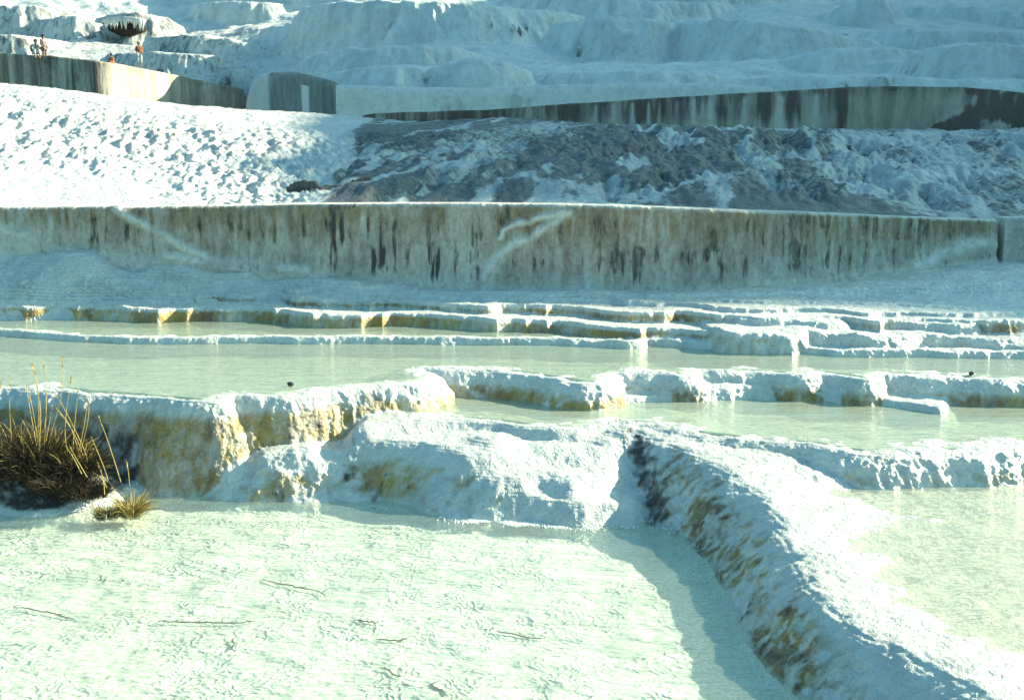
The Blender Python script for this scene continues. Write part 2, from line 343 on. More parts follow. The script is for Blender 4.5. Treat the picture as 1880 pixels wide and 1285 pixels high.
# broken micro terracing on the shallow apron rows
mic = sst(Y, 11.6, 12.6) * (1 - steep)
disp = disp + mic * .05 * fbm(X * .5, Y, 0, 2.6, 3, 61)
flow = (1 - steep) * (Z > .1) * (Y < 11)
disp = disp + flow * (.0075 * fbm(X * .6, Y * 1.2, 0, 19, 3, 62) + .016 * fbm(X * .8, Y, 0, 5, 2, 63))
mound = (X > U(650, 840, .3)[0]) * (X < U(1150, 840, .3)[0]) * (Y < 8.75) * (Z < .46)
disp = disp * (1 - .55 * mound)
disp = np.where(wet, disp * .3, disp)
V = np.stack([X, Y, Z], -1) + Nn * disp[..., None]
pn = fbm(X, Y, Z * .5, 3, 3, 51)
alg = ALG * sst(DROP, np.where(Y > 10.5, .015, .07), np.where(Y > 10.5, .06, .17)) * steep * (.72 + .55 * pn)
alg = np.clip(alg + .5 * ((Y < 8.3) & (X > .85) & (X < 2.2)) * steep * sst(pn, -.05, .4), 0, 1) * sst(Z, -.05, .06)
bank = (1 - sst(X, U(235, 890, 0)[0], U(275, 890, 0)[0])) * (Y < 9.1) * (Y > 7.4)
dark = bank * sst(Z + .05 * pn, .02, .07) * (1 - sst(Z, .33, .45)) * (.75 + .5 * pn)
crease_shade = np.exp(-((X - U(655, 850, .2)[0]) / .14) ** 2) * (Y > 7.8) * (Y < 9) * steep * .4  # painted shade in the corner between left ledge and mound
dark = np.clip(dark + crease_shade + .5 * steep * sst(a1, .2, .5) * ALG * (DROP > .2), 0, 1)
dark = np.clip(dark + .75 * np.exp(-(vseg(X, Y, [U(1160, 835, .2)[:2], U(1185, 900, .1)[:2], U(1205, 965, 0)[:2]]) / .085) ** 2) * sst(a1 + .5, 0, .6), 0, 1)  # shade of the cleft between mound and ridge, painted dark
alg = np.clip(alg + .8 * np.exp(-(vseg(X, Y, [U(1215, 850, .3)[:2], U(1290, 930, .15)[:2], U(1395, 1080, .1)[:2], U(1440, 1200, .1)[:2]]) / .15) ** 2) * sst(pn + .6 * a1, -.35, .3), 0, 1) * (1 - bank * (Z < .33))
alg = alg * np.where(ridge, .25 + 1.0 * sst(fbm(X * .45 + Z * .5, Y * 1.3, Z * .3, 17, 3, 55), -.3, .4), 1)
dark = np.clip(dark + .32 * alg * ridge, 0, 1)
crust = np.clip((1 - steep) * .3 * sst(Y, 8.6, 9.5), 0, 1)
MASK = np.stack([alg, dark, crust], -1)
nx, ny = X.shape
Q = grid_quads(nx, ny)[:, ::-1]
zc = Z.reshape(-1)[Q].max(1)
g = mesh_np('ground', V.reshape(-1, 3), Q, M_TER, {'mask': MASK.reshape(-1, 3)})
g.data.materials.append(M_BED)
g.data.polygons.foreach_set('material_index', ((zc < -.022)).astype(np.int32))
tag(g, kind='structure')

# ---------------------------------------------------------------- water
def water(name, z, mat, box, T=None, res=.03, film=0.0, edge=.05):
    """a level sheet that dives under the stone just inside the pool's own lip"""
    (x0, x1), (y0, y1) = box
    nx, ny = int((x1 - x0) / res), int((y1 - y0) / res)
    X, Y = np.meshgrid(np.linspace(x0, x1, nx), np.linspace(y0, y1, ny), indexing='ij'); Z = np.full(X.shape, z)
    if T is not None:
        s = sdist(X, Y, T['P'])
        s = s + T['na'] * (fbm(X, Y, 0, 1.6, 2, 11) + .30 * fbm(X, Y, 0, 7, 2, 12))
        Z = Z - np.maximum(0, s + edge) * 9 + film * sst(-s, .1, .5)
        keep = (s < .02)
    else: keep = np.ones(X.shape, bool)
    Z = np.maximum(Z, z - .6)
    Q = grid_quads(nx, ny)[:, ::-1]; Q = Q[keep.reshape(-1)[Q].any(1)]
    idx = np.unique(Q); rm = np.zeros(nx * ny, np.int64); rm[idx] = np.arange(len(idx))
    o = mesh_np(name, np.stack([X, Y, Z], -1).reshape(-1, 3)[idx], rm[Q], mat)
    tag(o, kind='structure'); return o
TZ = {round(t['z'], 3): t for t in TER if t['basin']}
water('near_pool_water', 0.0, M_W0, ((-5.5, 5.5), (1.8, 8.9)), None, .25)
water('long_pool_water', .648, M_W1, ((-6.8, 6.8), (8.4, 12.2)), TZ[.65])
water('right_pool_water', .447, M_W1, ((-1.2, 6.4), (7.4, 10.4)), TZ[.45])
water('lower_pool_water', .252, M_W2, ((1.0, 5.4), (3.4, 8.2)), TZ[.27], .03, 0, .12)
water('step_pool_water', .708, M_W1, ((-7, 7), (10.8, 12.6)), TZ[.715])

# ---------------------------------------------------------------- thin plate interpolation
def rbf(pts):
    P = np.array([p[:2] for p in pts]); z = np.array([p[2] for p in pts]); n = len(P)
    def k(r2): return np.where(r2 > 1e-12, .5 * r2 * np.log(r2 + 1e-12), 0)
    A = np.zeros((n + 3, n + 3)); r2 = ((P[:, None] - P[None]) ** 2).sum(-1)
    A[:n, :n] = k(r2) + np.eye(n) * .02; A[:n, n] = 1; A[:n, n + 1:] = P; A[n, :n] = 1; A[n + 1:, :n] = P.T
    c = np.linalg.solve(A, np.concatenate([z, [0, 0, 0]]))
    def f(X, Y):
        r = c[n] + c[n + 1] * X + c[n + 2] * Y
        for i in range(n): r = r + c[i] * k((X - P[i, 0]) ** 2 + (Y - P[i, 1]) ** 2)
        return r
    return f
# ---------------------------------------------------------------- rough slope behind the wall
SP = [(-300, 384, 13.8), (0, 385, 13.7), (150, 384, 13.65), (300, 381, 13.6), (590, 378, 13.65), (900, 379, 13.5), (1300, 384, 13.5), (1600, 397, 14.2), (1880, 404, 15.2), (2300, 412, 16),
      (-300, 125, 26), (0, 153, 26), (150, 170, 26), (300, 189, 27), (450, 203, 28), (600, 213, 29), (660, 215, 30),
      (-300, 180, 32), (0, 215, 32), (300, 240, 33), (600, 250, 35), (900, 255, 35), (1300, 260, 35), (1880, 262, 33), (2300, 265, 32),
      (700, 230, 29.2), (900, 220, 29.0), (1100, 230, 29), (1300, 238, 28.6), (1500, 240, 28.2), (1700, 240, 27.3), (1880, 241, 26.2), (2300, 246, 24.8),
      (-300, 250, 18.4), (0, 275, 18.2), (0, 215, 21.5), (250, 310, 17.8), (250, 243, 22), (450, 330, 17.4), (450, 265, 22),
      (600, 352, 16.5), (640, 290, 21.5), (665, 245, 25.5), (900, 318, 17), (900, 256, 21.5), (1200, 315, 17.3), (1200, 264, 21.5), (1500, 328, 17.3), (1500, 272, 21), (1880, 338, 18), (1880, 275, 21.5), (2300, 330, 18)]
fs = rbf([D(*p) for p in SP])
def hslope(X, Y):
    Z = fs(X, Y)
    back = sst(Y, 29.8, 34); Z = Z - back * .25
    return (Z.astype(np.float32),)
X, Y, Z = polar(LO, HI, 1150, 13.0, 38, 500, 620, hslope, 420)
WLX = np.array([U(a, b, c)[:2] for a, b, c in WFOOT])
Z = Z - 1.5 * (1 - sst(Y - np.interp(X, WLX[:, 0], WLX[:, 1]), .05, .3))
lb = 1 - sst(X + .09 * (Y - 14) + .35 * fbm(X, Y * .4, 0, .8, 3, 70), -2.7, -2.1)          # left bank
sm = 1 - sst(np.hypot(X + 6.5 - 0 * Y, (Y - 14.6) * .8), 1.2, 3.6)  # smooth patch bottom left
rb = 1 - lb
ca_, sa_ = math.cos(.23), math.sin(.23)
Xr = X * ca_ - Y * sa_; Yr = X * sa_ + Y * ca_
Xl = X * ca_ + Y * sa_; Yl = -X * sa_ + Y * ca_
nl = fbm(Xl, Yl * .36, 0, 2.6, 4, 71, .65); nl2 = fbm(Xl, Yl * .36, 0, 9, 3, 72)
nr = fbm(Xr, Yr * .33, 0, 1.5, 4, 81, .62); nr2 = fbm(Xr * 1.0, Yr * .35, 0, 6, 3, 82); nb = fbm(Xr, Yr * .4, 0, .42, 3, 83)
rg = 1 - np.abs(nr) * 2.2
fade = sst(Y - np.interp(X, WLX[:, 0], WLX[:, 1]), .3, 1.6) * (1 - .72 * sst(Y, 22, 26))
disp = fade * (lb * (1 - .8 * sm) * (.14 * nl + .085 * nl2) + rb * (.30 * nr + .12 * nr2 + .15 * nb + .12 * rg))
Z2 = Z + disp
Nn = normals(X, Y, Z2)
val = np.exp(-(vseg(X, Y, [(-2.4, 14.4), (-3.0, 20), (-3.6, 26)]) / 1.5) ** 2)
dark = rb * np.clip(.38 + sst(nb + .8 * nr, -.2, .3) * .62 + .6 * val * sst(nr, -.35, .2) + .7 * sst(-nr, .34, .52), 0, 1) * (1 - .45 * sst(X, 3, 8)) * sst(lb * -1 + 1, .3, .8)
vr_ = 1 - np.abs(fbm(Xr, Yr * .28, 0, 1.0, 4, 85)) * 3.2; dark = dark * (1 - .85 * sst(vr_, .45, .95)) + .25 * rb * sst(-vr_, .1, .8)
brown = np.clip(rb * .0 * sst(nr2 + nb, 0, .5) + lb * .35 * sst(nl2 + nl * .8, .25, .6) * (1 - sm), 0, 1)
cr = np.clip(lb * (.35 + .5 * sm) + rb * .1, 0, 1)
sl_ = mesh_np('slope', np.stack([X, Y, Z2], -1).reshape(-1, 3), grid_quads(*X.shape)[:, ::-1], M_SLOPE, {'mask': np.stack([brown, dark, cr], -1).reshape(-1, 3)})
tag(sl_, kind='structure')

# ---------------------------------------------------------------- far hillside of flowstone lobes
def dm(y, x=900.):
    k = float(sst(np.float64(x), 480, 760)); return (1 - k) * np.interp(y, [-400, -100, 0, 60, 100, 130, 160, 200, 260], [200, 160, 137, 120, 108, 99, 86, 78, 70]) + k * np.interp(y, [-400, -100, 0, 50, 100, 130, 155, 200, 260], [190, 150, 122, 100, 78, 62, 48, 40, 33])
HP = []
for x in (-500, -200, 100, 400, 700, 1000, 1300, 1600, 1900, 2200, 2500):
    for y in (-400, -100, 0, 50, 100, 150, 200, 245):
        HP.append(D(x, y + 6, float(dm(y, x))))
HP[:] = [p for p in HP]
fh = rbf([(a / 10, b / 10, c) for a, b, c in HP])
LB = [  # lip points (px, py), foot py
    ([(470, 68), (500, 50), (560, 40), (640, 42), (685, 62)], 97),
    ([(560, 14), (640, 2), (780, 2), (880, 8), (1000, 20), (1060, 30)], 84),
    ([(560, 104), (640, 92), (740, 82), (850, 88), (900, 104)], 128),
    ([(1040, 42), (1100, 30), (1200, 38), (1260, 48)], 102),
    ([(1230, 40), (1330, 34), (1420, 44), (1520, 60), (1600, 74)], 108),
    ([(1400, 112), (1470, 98), (1550, 89), (1640, 90), (1700, 98)], 134),
    ([(1660, 110), (1720, 88), (1800, 78), (1880, 86), (2000, 90)], 150),
    ([(1530, 20), (1570, 2), (1620, -4), (1650, 16)], 48),
    ([(1640, 14), (1760, 8), (1880, 22), (2100, 30)], 44),
    ([(780, 128), (830, 110), (880, 106), (940, 124)], 160),
    ([(620, 132), (700, 118), (790, 122), (860, 132)], 158),
    ([(940, 142), (1040, 132), (1180, 128), (1300, 136), (1420, 146)], 160),
    ([(175, 44), (190, 30), (240, 21), (290, 26), (340, 48)], 66),
    ([(-100, 20), (0, 12), (50, 8), (100, 18), (140, 26)], 62),
    ([(60, 40), (130, 26), (170, 40), (200, 60)], 74),
    ([(-200, 60), (0, 62), (80, 70), (180, 82)], 104),
    ([(280, 70), (340, 62), (430, 72), (520, 92), (600, 100)], 128),
    ([(200, 100), (300, 96), (400, 104), (480, 112)], 140),
    ([(330, 10), (420, 2), (520, 6), (600, 14)], 40),
    ([(1080, -30), (1200, -40), (1350, -32), (1500, -28)], 12),
    ([(300, -36), (500, -44), (700, -40), (900, -34)], 4),
    ([(900, 0), (1000, -14), (1150, 2), (1300, 4), (1400, 16)], 34),
    ([(1250, 150), (1400, 140), (1600, 138), (1800, 148), (2100, 150)], 166),
    ([(1500, 66), (1600, 58), (1700, 54), (1800, 58), (2000, 56)], 84),
]
HL = []
for lip, fy in LB:
    W = []
    xs = [p[0] for p in lip]; mx = (xs[0] + xs[-1]) / 2; hw = (xs[-1] - xs[0]) / 2; d0 = float(dm(fy, mx))
    for px, py in smooth_line(lip, 1):
        d = d0 + 1.2 + (.16 * d0 * hw / 300 if hw < 300 else .1 * d0) * ((px - mx) / hw) ** 2
        W.append(D(px, py, d))
    bx = 12
    HL.append((W, [(a, b) for a, b, _ in W] + [(W[-1][0] + .5, W[-1][1] + bx), (W[0][0] - .5, W[0][1] + bx)]))
def hhill(X, Y):
    H = fh(X / 10, Y / 10).astype(np.float32)
    H = H + (.55 * fbm(X, Y, 0, .16, 2, 91) + .3 * fbm(X, Y, 0, .45, 2, 92)).astype(np.float32) * sst(Y, 50, 62)
    pxs = 940 + F * X / Y
    wd = np.interp(pxs, [-300, 180, 216, 222, 345, 450], [73, 74, 75, 76.5, 91, 94])
    H = H - (4 * (1 - sst(Y, wd - .6, wd + 1.0)) * (1 - sst(pxs, 452, 475)) + 1.3 * (1 - sst(Y, 46.5, 49)) * sst(pxs, 452, 475)).astype(np.float32)
    n1 = fbm(X, Y, 0, .30, 2, 93); n2 = fbm(X, Y, 0, 1.0, 2, 94)
    FACE = np.zeros_like(H)
    for W, P in HL:
        x0, x1 = min(p[0] for p in P) - 4, max(p[0] for p in P) + 4; y0 = min(p[1] for p in P) - 4
        m = (X > x0) & (X < x1) & (Y > y0) & (Y < y0 + 32)
        x, y = X[m], Y[m]
        s = sdist(x, y, P) + .7 * n1[m] + .25 * n2[m]
        zz = idw(x, y, [(a, b) for a, b, _ in W], [c for _, _, c in W])
        so = np.maximum(s, 0); dr = 2.6 * (np.sqrt(so * so + .8) - .894)
        h = zz - dr + np.minimum(-np.minimum(s, 0), 6) * .05
        old = H[m]; H[m] = smax(old, h, .35); f = FACE[m]; f[h > old] = 1; FACE[m] = f
    return H, FACE
X, Y, Z, FC = polar(LO, HI, 1250, 33, 190, 620, 900, hhill, 200, 161)
Nn = normals(X, Y, Z); steep = sst(1 - Nn[..., 2], .05, .45)
s_ = Y / 80
fl = fbm(X, Y * .6, Z * .12, 1.8, 3, 101); f2 = fbm(X, Y, Z * .35, .9, 2, 102); f3 = fbm(X, Y, Z * .5, 4.2, 2, 104)
V = np.stack([X, Y, Z], -1) + Nn * (steep * (.20 * fl + .22 * f2) + .05 * f3 + (1 - steep) * .12 * f2)[..., None]
gs = fbm(X, Y, Z * .2, .22, 3, 103)
dark = .28 * steep * sst(gs + .4 * fl, .15, .6)
# shade of a few drip holes under the lips, painted dark
for px, py, wd in ((985, 52, 3.2), (1580, 52, 1.6), (1585, 50, 1.0)):
    P0 = D(px, py, float(dm(py + 30, px)))
    dark = np.maximum(dark, np.exp(-((X - P0[0]) / wd) ** 2 - ((Z - P0[2]) / .55) ** 2) * sst(fl, 0, .3) * .9)
pxh = 940 + F * X / Y
lg = (1 - sst(pxh, 380, 640)) * (1 - sst(Y, 118, 135))
dark = np.clip(dark + lg * (.30 + .12 * sst(gs, -.4, .3)), 0, 1)
hl = mesh_np('hillside', V.reshape(-1, 3), grid_quads(*X.shape)[:, ::-1], M_HILL, {'mask': np.stack([.14 * steep * sst(gs, -.2, .4), dark, .2 * (1 - steep)], -1).reshape(-1, 3)})
tag(hl, kind='structure')

# ---------------------------------------------------------------- high ridge outside the frame on the right; its shade falls on the far slope
def ridge_hill():
    sa, ca = math.sin(az), math.cos(az)
    uu = [30, 12, -4, -8, -9.5, -11, -14, -20, -28, -40, -60, -85, -115]
    vr = [50, 55, 59, 60, 60, 60, 61, 64, 72, 85, 100, 130, 175]
    vb = [40, 25, 13, 9.3, 8.0, 5.9, 3.2, 4.2, 6.5, 7, 12, 20, 22]
    zg = [1.0, 1.0, 1.0, 1.0, 1.1, 1.2, 2, 2.8, 3.6, 5, 8, 9, 12]
    ui = np.linspace(30, -115, 240); v = np.interp(-ui, [-a for a in uu], vr); b = np.interp(-ui, [-a for a in uu], vb)
    zc = np.interp(-ui, [-a for a in uu], zg) + math.tan(el) * (v - b) + .35 * fbm(ui, 0 * ui, 0 * ui, .5, 3, 7)
    rows = []
    for off, k in ((-34, -1.), (-20, .30), (-9, .68), (-3, .9), (0, 1.), (4, .97), (12, .8), (30, .4), (60, -.1)):
        vv = v + off + (1.5 * fbm(ui, 0 * ui + off, 0 * ui, .2, 2, 8) if off else 0)
        zz = zc * k if k > 0 else np.full_like(zc, -2.)
        rows.append(np.stack([ca * ui + sa * vv, -sa * ui + ca * vv, zz], -1))
    A = np.stack(rows, 0)
    o = mesh_np('hill', A.reshape(-1, 3), grid_quads(*A.shape[:2]), M_HILL, {'mask': np.zeros((A.shape[0] * A.shape[1], 3))}); tag(o, kind='structure')
ridge_hill()

# ---------------------------------------------------------------- retaining walls
def wall(name, cols, thick, mat, maskf, relief, n=1400, m=150, mt=24, below=.35, cap=.05):
    """cols: (px, top py, foot py, depth); front skin + cap + back skin as one closed ribbon"""
    c = np.array(cols, float); px = np.linspace(c[0, 0], c[-1, 0], n)
    def cm(xx, xp, yp):
        return np.interp(xx, xp, yp)
    tp, fp, dd = [cm(px, c[:, 0], c[:, i]) for i in (1, 2, 3)]
    k = np.ones(41) / 41; dd = np.convolve(np.pad(dd, 20, mode='edge'), k, 'valid')
    T = np.array([D(a, b, d) for a, b, d in zip(px, tp, dd)]); B = np.array([D(a, b, d) for a, b, d in zip(px, fp, dd)])
    x, y, zt, zb = T[:, 0], T[:, 1], T[:, 2], B[:, 2] - below
    tx, ty = np.gradient(x), np.gradient(y); ln = np.hypot(tx, ty); nxn, nyn = ty / ln, -tx / ln     # towards the viewer
    v = np.linspace(0, 1, m)
    rc = cap
    zz = zb[:, None] + (zt - rc - zb)[:, None] * v[None]
    off = np.zeros_like(zz)
    ang = np.linspace(0, math.pi / 2, mt // 3 + 1)[1:]
    zc = (zt - rc)[:, None] + rc * np.sin(ang)[None]; oc = -(rc - rc * np.cos(ang))[None] + 0 * zc
    tt = np.linspace(rc, thick, mt - mt // 3)[1:]; zt2 = zt[:, None] + 0 * tt[None]; ot = -tt[None] + 0 * zt2
    bb = np.linspace(0, 1, 4)[1:]; zk = zt[:, None] + (zb - zt)[:, None] * bb[None]; ok = -thick + 0 * zk
    ZZ = np.concatenate([zz, zc, zt2, zk], 1); OO = np.concatenate([off, oc, ot, ok], 1)
    fr = np.concatenate([np.ones(m), np.cos(ang), np.zeros(len(tt)), np.zeros(len(bb))])[None]
    PX = px[:, None] + 0 * ZZ; h = (zt - B[:, 2])[:, None]; VV = np.clip((ZZ - B[:, 2][:, None]) / h, -.5, 1)   # 0 foot .. 1 top
    XX = x[:, None] + 0 * ZZ; YY = y[:, None] + 0 * ZZ
    r = relief(PX, VV, XX, YY, ZZ)
    OO = OO + r * fr; ZZ2 = ZZ + (1 - fr) * .35 * r * (OO > -thick)
    P = np.stack([XX + nxn[:, None] * OO, YY + nyn[:, None] * OO, ZZ2], -1)
    mk = maskf(PX, VV, XX, YY, ZZ, fr)
    o = mesh_np(name, P.reshape(-1, 3), grid_quads(*ZZ.shape), mat, {'mask': np.clip(mk, 0, 1).reshape(-1, 3)})
    bm = bmesh.new(); bm.from_mesh(o.data)
    for row in (0, n - 1):
        bm.verts.ensure_lookup_table(); K = ZZ.shape[1]
        try: bm.faces.new([bm.verts[row * K + j] for j in range(K)])
        except Exception: pass
    bm.to_mesh(o.data); bm.free()
    return o
def pline(PX, PY, pts):
    d = np.full(PX.shape, 1e9)
    for (x0, y0), (x1, y1) in zip(pts, pts[1:]):
        ex, ey = x1 - x0, y1 - y0; t = np.clip(((PX - x0) * ex + (PY - y0) * ey) / (ex * ex + ey * ey), 0, 1)
        d = np.minimum(d, np.hypot(PX - x0 - ex * t, PY - y0 - ey * t))
    return d
wf = np.array(WFOOT)
def fd(px):
    fy = float(np.interp(px, wf[:, 0], wf[:, 1])); fz = float(np.interp(px, wf[:, 0], wf[:, 2])); return fy, U(px, fy, fz)[1]
MW = [(p, t) + fd(p) for p, t in ((-420, 384), (-200, 382), (0, 381), (110, 380), (221, 379), (223, 382), (300, 379), (450, 377), (588, 374), (700, 373), (850, 373), (1040, 375), (1200, 379), (1330, 384), (1500, 390), (1640, 396), (1700, 399), (1780, 402), (1833, 404))]
def topfoot(cols, PX):
    c = np.array(cols); return np.interp(PX, c[:, 0], c[:, 1]), np.interp(PX, c[:, 0], c[:, 2])
RID = [([(215, 384), (240, 402), (300, 432), (345, 462), (400, 478), (470, 489), (560, 497)], 6), ([(-60, 418), (0, 423), (40, 430), (75, 447)], 6),
       ([(1035, 388), (965, 408), (925, 425), (920, 440)], 5), ([(1045, 392), (1000, 420), (945, 452), (915, 478), (890, 510)], 6), ([(1833, 446), (1780, 455), (1730, 470), (1690, 492)], 9), ([(300, 470), (380, 484), (460, 500)], 5)]
def mid_relief(PX, VV, X, Y, Z):
    t, f = topfoot(MW, PX); PY = f + (t - f) * VV
    r = .030 * fbm(X, Y, Z * .25, 5, 3, 201) + .012 * fbm(X, Y, Z * .6, 22, 3, 202) + .03 * fbm(X, Y, Z * .3, 1.1, 2, 203)
    wob = 5 * fbm(X, Y, Z, 3.5, 3, 207)
    for pts, wd in RID: r = r + .034 * np.exp(-(pline(PX + 1.6 * wob, PY + 1.6 * wob, pts) / (wd * 1.35)) ** 2) * (.95 + .12 * wob)
    foot = np.exp(-np.maximum(VV, 0) * 9) * (.05 + .05 * fbm(X, Y, 0, 2.5, 3, 204)); return r + foot - .004
def win(P, a, b, s=12): return sst(P, a - s, a + s) * (1 - sst(P, b - s, b + s))
def mid_mask(PX, VV, X, Y, Z, fr):
    t, f = topfoot(MW, PX); PY = f + (t - f) * VV
    st = fbm(X, Y, Z * .12, 4.5, 3, 211); st2 = fbm(X, Y, Z * .12, 20, 3, 212); bl = fbm(X, Y, Z, 3, 3, 213)
    a = .58 + .40 * st + .50 * st2 + .25 * bl
    up = sst(VV, .35 + .35 * st, .75 + .2 * st)
    a = a * (.50 + .75 * up) * (1 - .85 * sst(VV, .93, .99) * sst(PX, 560, 640))
    a = a * (1 - .5 * win(PX, 820, 900)) * (1 - .35 * (1 - sst(VV, .0, .3)))
    d = .75 * (win(PX, 600, 640, 8) + win(PX, 665, 725, 8) + win(PX, 778, 812, 8) * (bl > -.3)) * win(VV, .12, .80, .1) * sst(st2 + .5 * bl, -.15, .35)
    d = d + .40 * sst(bl + st2, .3, .7) + .35 * win(PX, 1040, 1060, 6) * sst(bl, 0, .3) + .12
    w_ = 0 * PX
    wob = 5 * fbm(X, Y, Z, 3.5, 3, 207)
    for pts, wd in RID: w_ = np.maximum(w_, .95 * np.exp(-(pline(PX + 1.6 * wob, PY + 1.6 * wob, pts) / (wd * 1.3)) ** 2) * sst(wob, -3, 1))
    w_ = np.maximum(w_, .8 * (1 - fr)); w_ = np.maximum(w_, .35 * sst(-st - bl * .6, .25, .6) * (1 - up))
    w_ = np.maximum(w_, .4 * np.exp(-np.maximum(VV, 0) * 22))
    return np.stack([a * (1 - w_), d * (1 - w_), w_ * .8], -1)
mw = wall('retaining_wall', MW, .30, M_WALL, mid_mask, mid_relief)
tag(mw, 'long stained concrete retaining wall crossing the middle, ochre and white with diagonal crust veins', 'wall')
MW2 = [(p, t) + fd(p) for p, t in ((1846, 400), (1900, 398), (2000, 398), (2350, 396))]
def m2_mask(PX, VV, X, Y, Z, fr):
    b = fbm(X, Y, Z, 3, 3, 223); return np.stack([.12 + 0 * PX, .45 * sst(b, -.1, .3) * (1 - VV) + .1, .4 * (1 - fr) + .2 * sst(b, 0, .4)], -1)
tag(wall('retaining_wall', MW2, .30, M_WALL, m2_mask, lambda PX, VV, X, Y, Z: .03 * fbm(X, Y, Z * .4, 4, 4, 224), n=300, m=100),
    'short pale grey wall block at the right edge beyond the dark gap', 'wall')

# upper right wall
UR = [(665, 212, 240, 30.4), (690, 208, 240, 30.2), (800, 205, 238, 30), (900, 201, 232, 29.8), (1000, 194, 236, 29.6), (1240, 178, 244, 29.4), (1400, 169, 244, 29.2), (1565, 160, 246, 28.8), (1640, 158, 246, 28.6), (1770, 160, 246, 28), (1880, 170, 248, 27.2), (2300, 185, 250, 25.5)]
def ur_mask(PX, VV, X, Y, Z, fr):
    st = fbm(X, Y, Z * .1, 2.2, 3, 231); st2 = fbm(X, Y, Z * .08, 6, 2, 232); bl = fbm(X, Y, Z, 1.6, 4, 233); t = 1 - VV
    d = win(PX, 660, 1570, 20) * (.58 + .4 * st + .25 * st2) * (1 - .45 * (1 - sst(VV, .15, .6)))
    w_ = 0 * PX
    for p, wd, a in ((1128, 4, .9), (1095, 5, .4), (1160, 4, .7), (1190, 4, .8), (1243, 5, .5), (1275, 5, .8), (1306, 5, .9), (1368, 6, .8), (1433, 7, .9), (1500, 8, .85), (1210, 3, .5)):
        w_ = np.maximum(w_, a * np.exp(-((PX - p - 3 * st) / (wd * (.6 + .9 * np.clip(1 - VV, 0, 1)))) ** 2) * (1 - .8 * sst(VV, .82, .97)))
    d = d * (1 - .9 * w_)
    r = PX > 1560
    edge = 1700 + 160 * VV + 45 * bl
    d = np.where(r, .12 + .85 * sst(PX, edge - 12, edge + 14) * sst(bl + .35, -.3, .1), d)
    d = np.maximum(d, .8 * win(PX, 1770, 2300, 15) * sst(bl + .25, -.2, .2))
    d = np.maximum(d, .3 * win(VV, .88, 1.2, .05))
    a = .25 + .2 * st + .25 * sst(VV, .7, .95)
    return np.stack([a * (1 - w_), d, .45 * w_ * (PX < 1560)], -1)
tag(wall('retaining_wall', UR, .5, M_FARWALL, ur_mask, lambda PX, VV, X, Y, Z: .05 * fbm(X, Y, Z * .2, 1.5, 3, 234), n=1000, m=60, below=1.0),
    'dark streaked retaining wall on the upper right with pale vertical drips', 'wall')

# upper left wall (turns towards the light near the standing bather)
UL = [(-300, 82, 150, 73), (0, 97, 165, 73), (30, 100, 166, 73.2), (90, 102, 170, 73.6), (180, 112, 176, 74), (216, 117, 184, 75), (222, 118, 186, 76.5), (345, 142, 215, 90), (352, 144, 214, 90.4), (430, 160, 222, 92), (447, 165, 224, 92.5)]
def ul_mask(PX, VV, X, Y, Z, fr):
    st = vn(PX / 9, PX * 0, VV * .4, 241) * .6 + vn(PX / 4, PX * 0, VV * .5, 242) * .4
    left = 1 - sst(PX, 185, 215)
    a = left * (.6 + 1.0 * st) + (1 - left) * (.42 + .5 * st + .5 * sst(VV, .72, .95) * (.5 + st))
    d = left * .8 * sst(st, .1, .5) * sst(PX, 60, 90) + .25 * left * sst(PX, 20, 30)
    return np.stack([a, d, (1 - left) * .12], -1)
tag(wall('retaining_wall', UL, .9, M_FARWALL, ul_mask, lambda PX, VV, X, Y, Z: .05 * fbm(X, Y, Z * .2, 1.0, 2, 243), n=700, m=40, below=1.5, cap=.12),
    'brown striped wall on the upper left that the bathers stand on', 'wall')
# far pale wall in the shade
FW = [(616, 155, 215, 45.4), (700, 158, 215, 45), (860, 160, 215, 44.6), (1000, 156, 215, 44), (1150, 152, 215, 43.5), (1300, 152, 205, 43), (1420, 160, 200, 43)]
def fw_mask(PX, VV, X, Y, Z, fr):
    st = fbm(X, Y, Z * .12, 1.4, 3, 251); bl = fbm(X, Y, Z, .9, 3, 252)
    g = win(PX, 485, 612, 5) * (1 - win(PX, 553, 567, 2) * (VV < .62))
    d = .0 * g + .55 * (1 - g) * sst(st + bl, .35, .7) * win(PX, 760, 1080, 40) + .12 * sst(st, 0, .4)
    return np.stack([.05 + 0 * PX, d, .65 * (1 - g)], -1)
tag(wall('retaining_wall', FW, 1.2, M_PALEWALL, fw_mask, lambda PX, VV, X, Y, Z: .10 * fbm(X, Y, Z * .2, .8, 3, 253), n=700, m=50, below=1.5, cap=.3),
    'pale encrusted wall in shade behind the dark streaked wall', 'wall')
GW = [(457, 158, 215, 47), (470, 140, 215, 46.7), (500, 131, 215, 46.6), (540, 132, 215, 46.5), (585, 142, 215, 46.5), (612, 150, 215, 46.5)]
def gw_mask(PX, VV, X, Y, Z, fr):
    st = fbm(X, Y, Z * .1, 2.0, 3, 261); w1 = win(PX, 553, 566, 2) * (VV < .72) + win(PX, 455, 492, 4) * .7
    return np.stack([.1 + 0 * PX, (.42 + .2 * st) * (1 - np.clip(w1, 0, 1)), .9 * w1], -1)
tag(wall('retaining_wall', GW, 1.2, M_GREYWALL, gw_mask, lambda PX, VV, X, Y, Z: .12 * fbm(X, Y, Z * .2, .8, 3, 263), n=300, m=50, below=1.5, cap=.3),
    'grey block of wall with one white vertical stripe at the left end of the pale wall', 'wall')


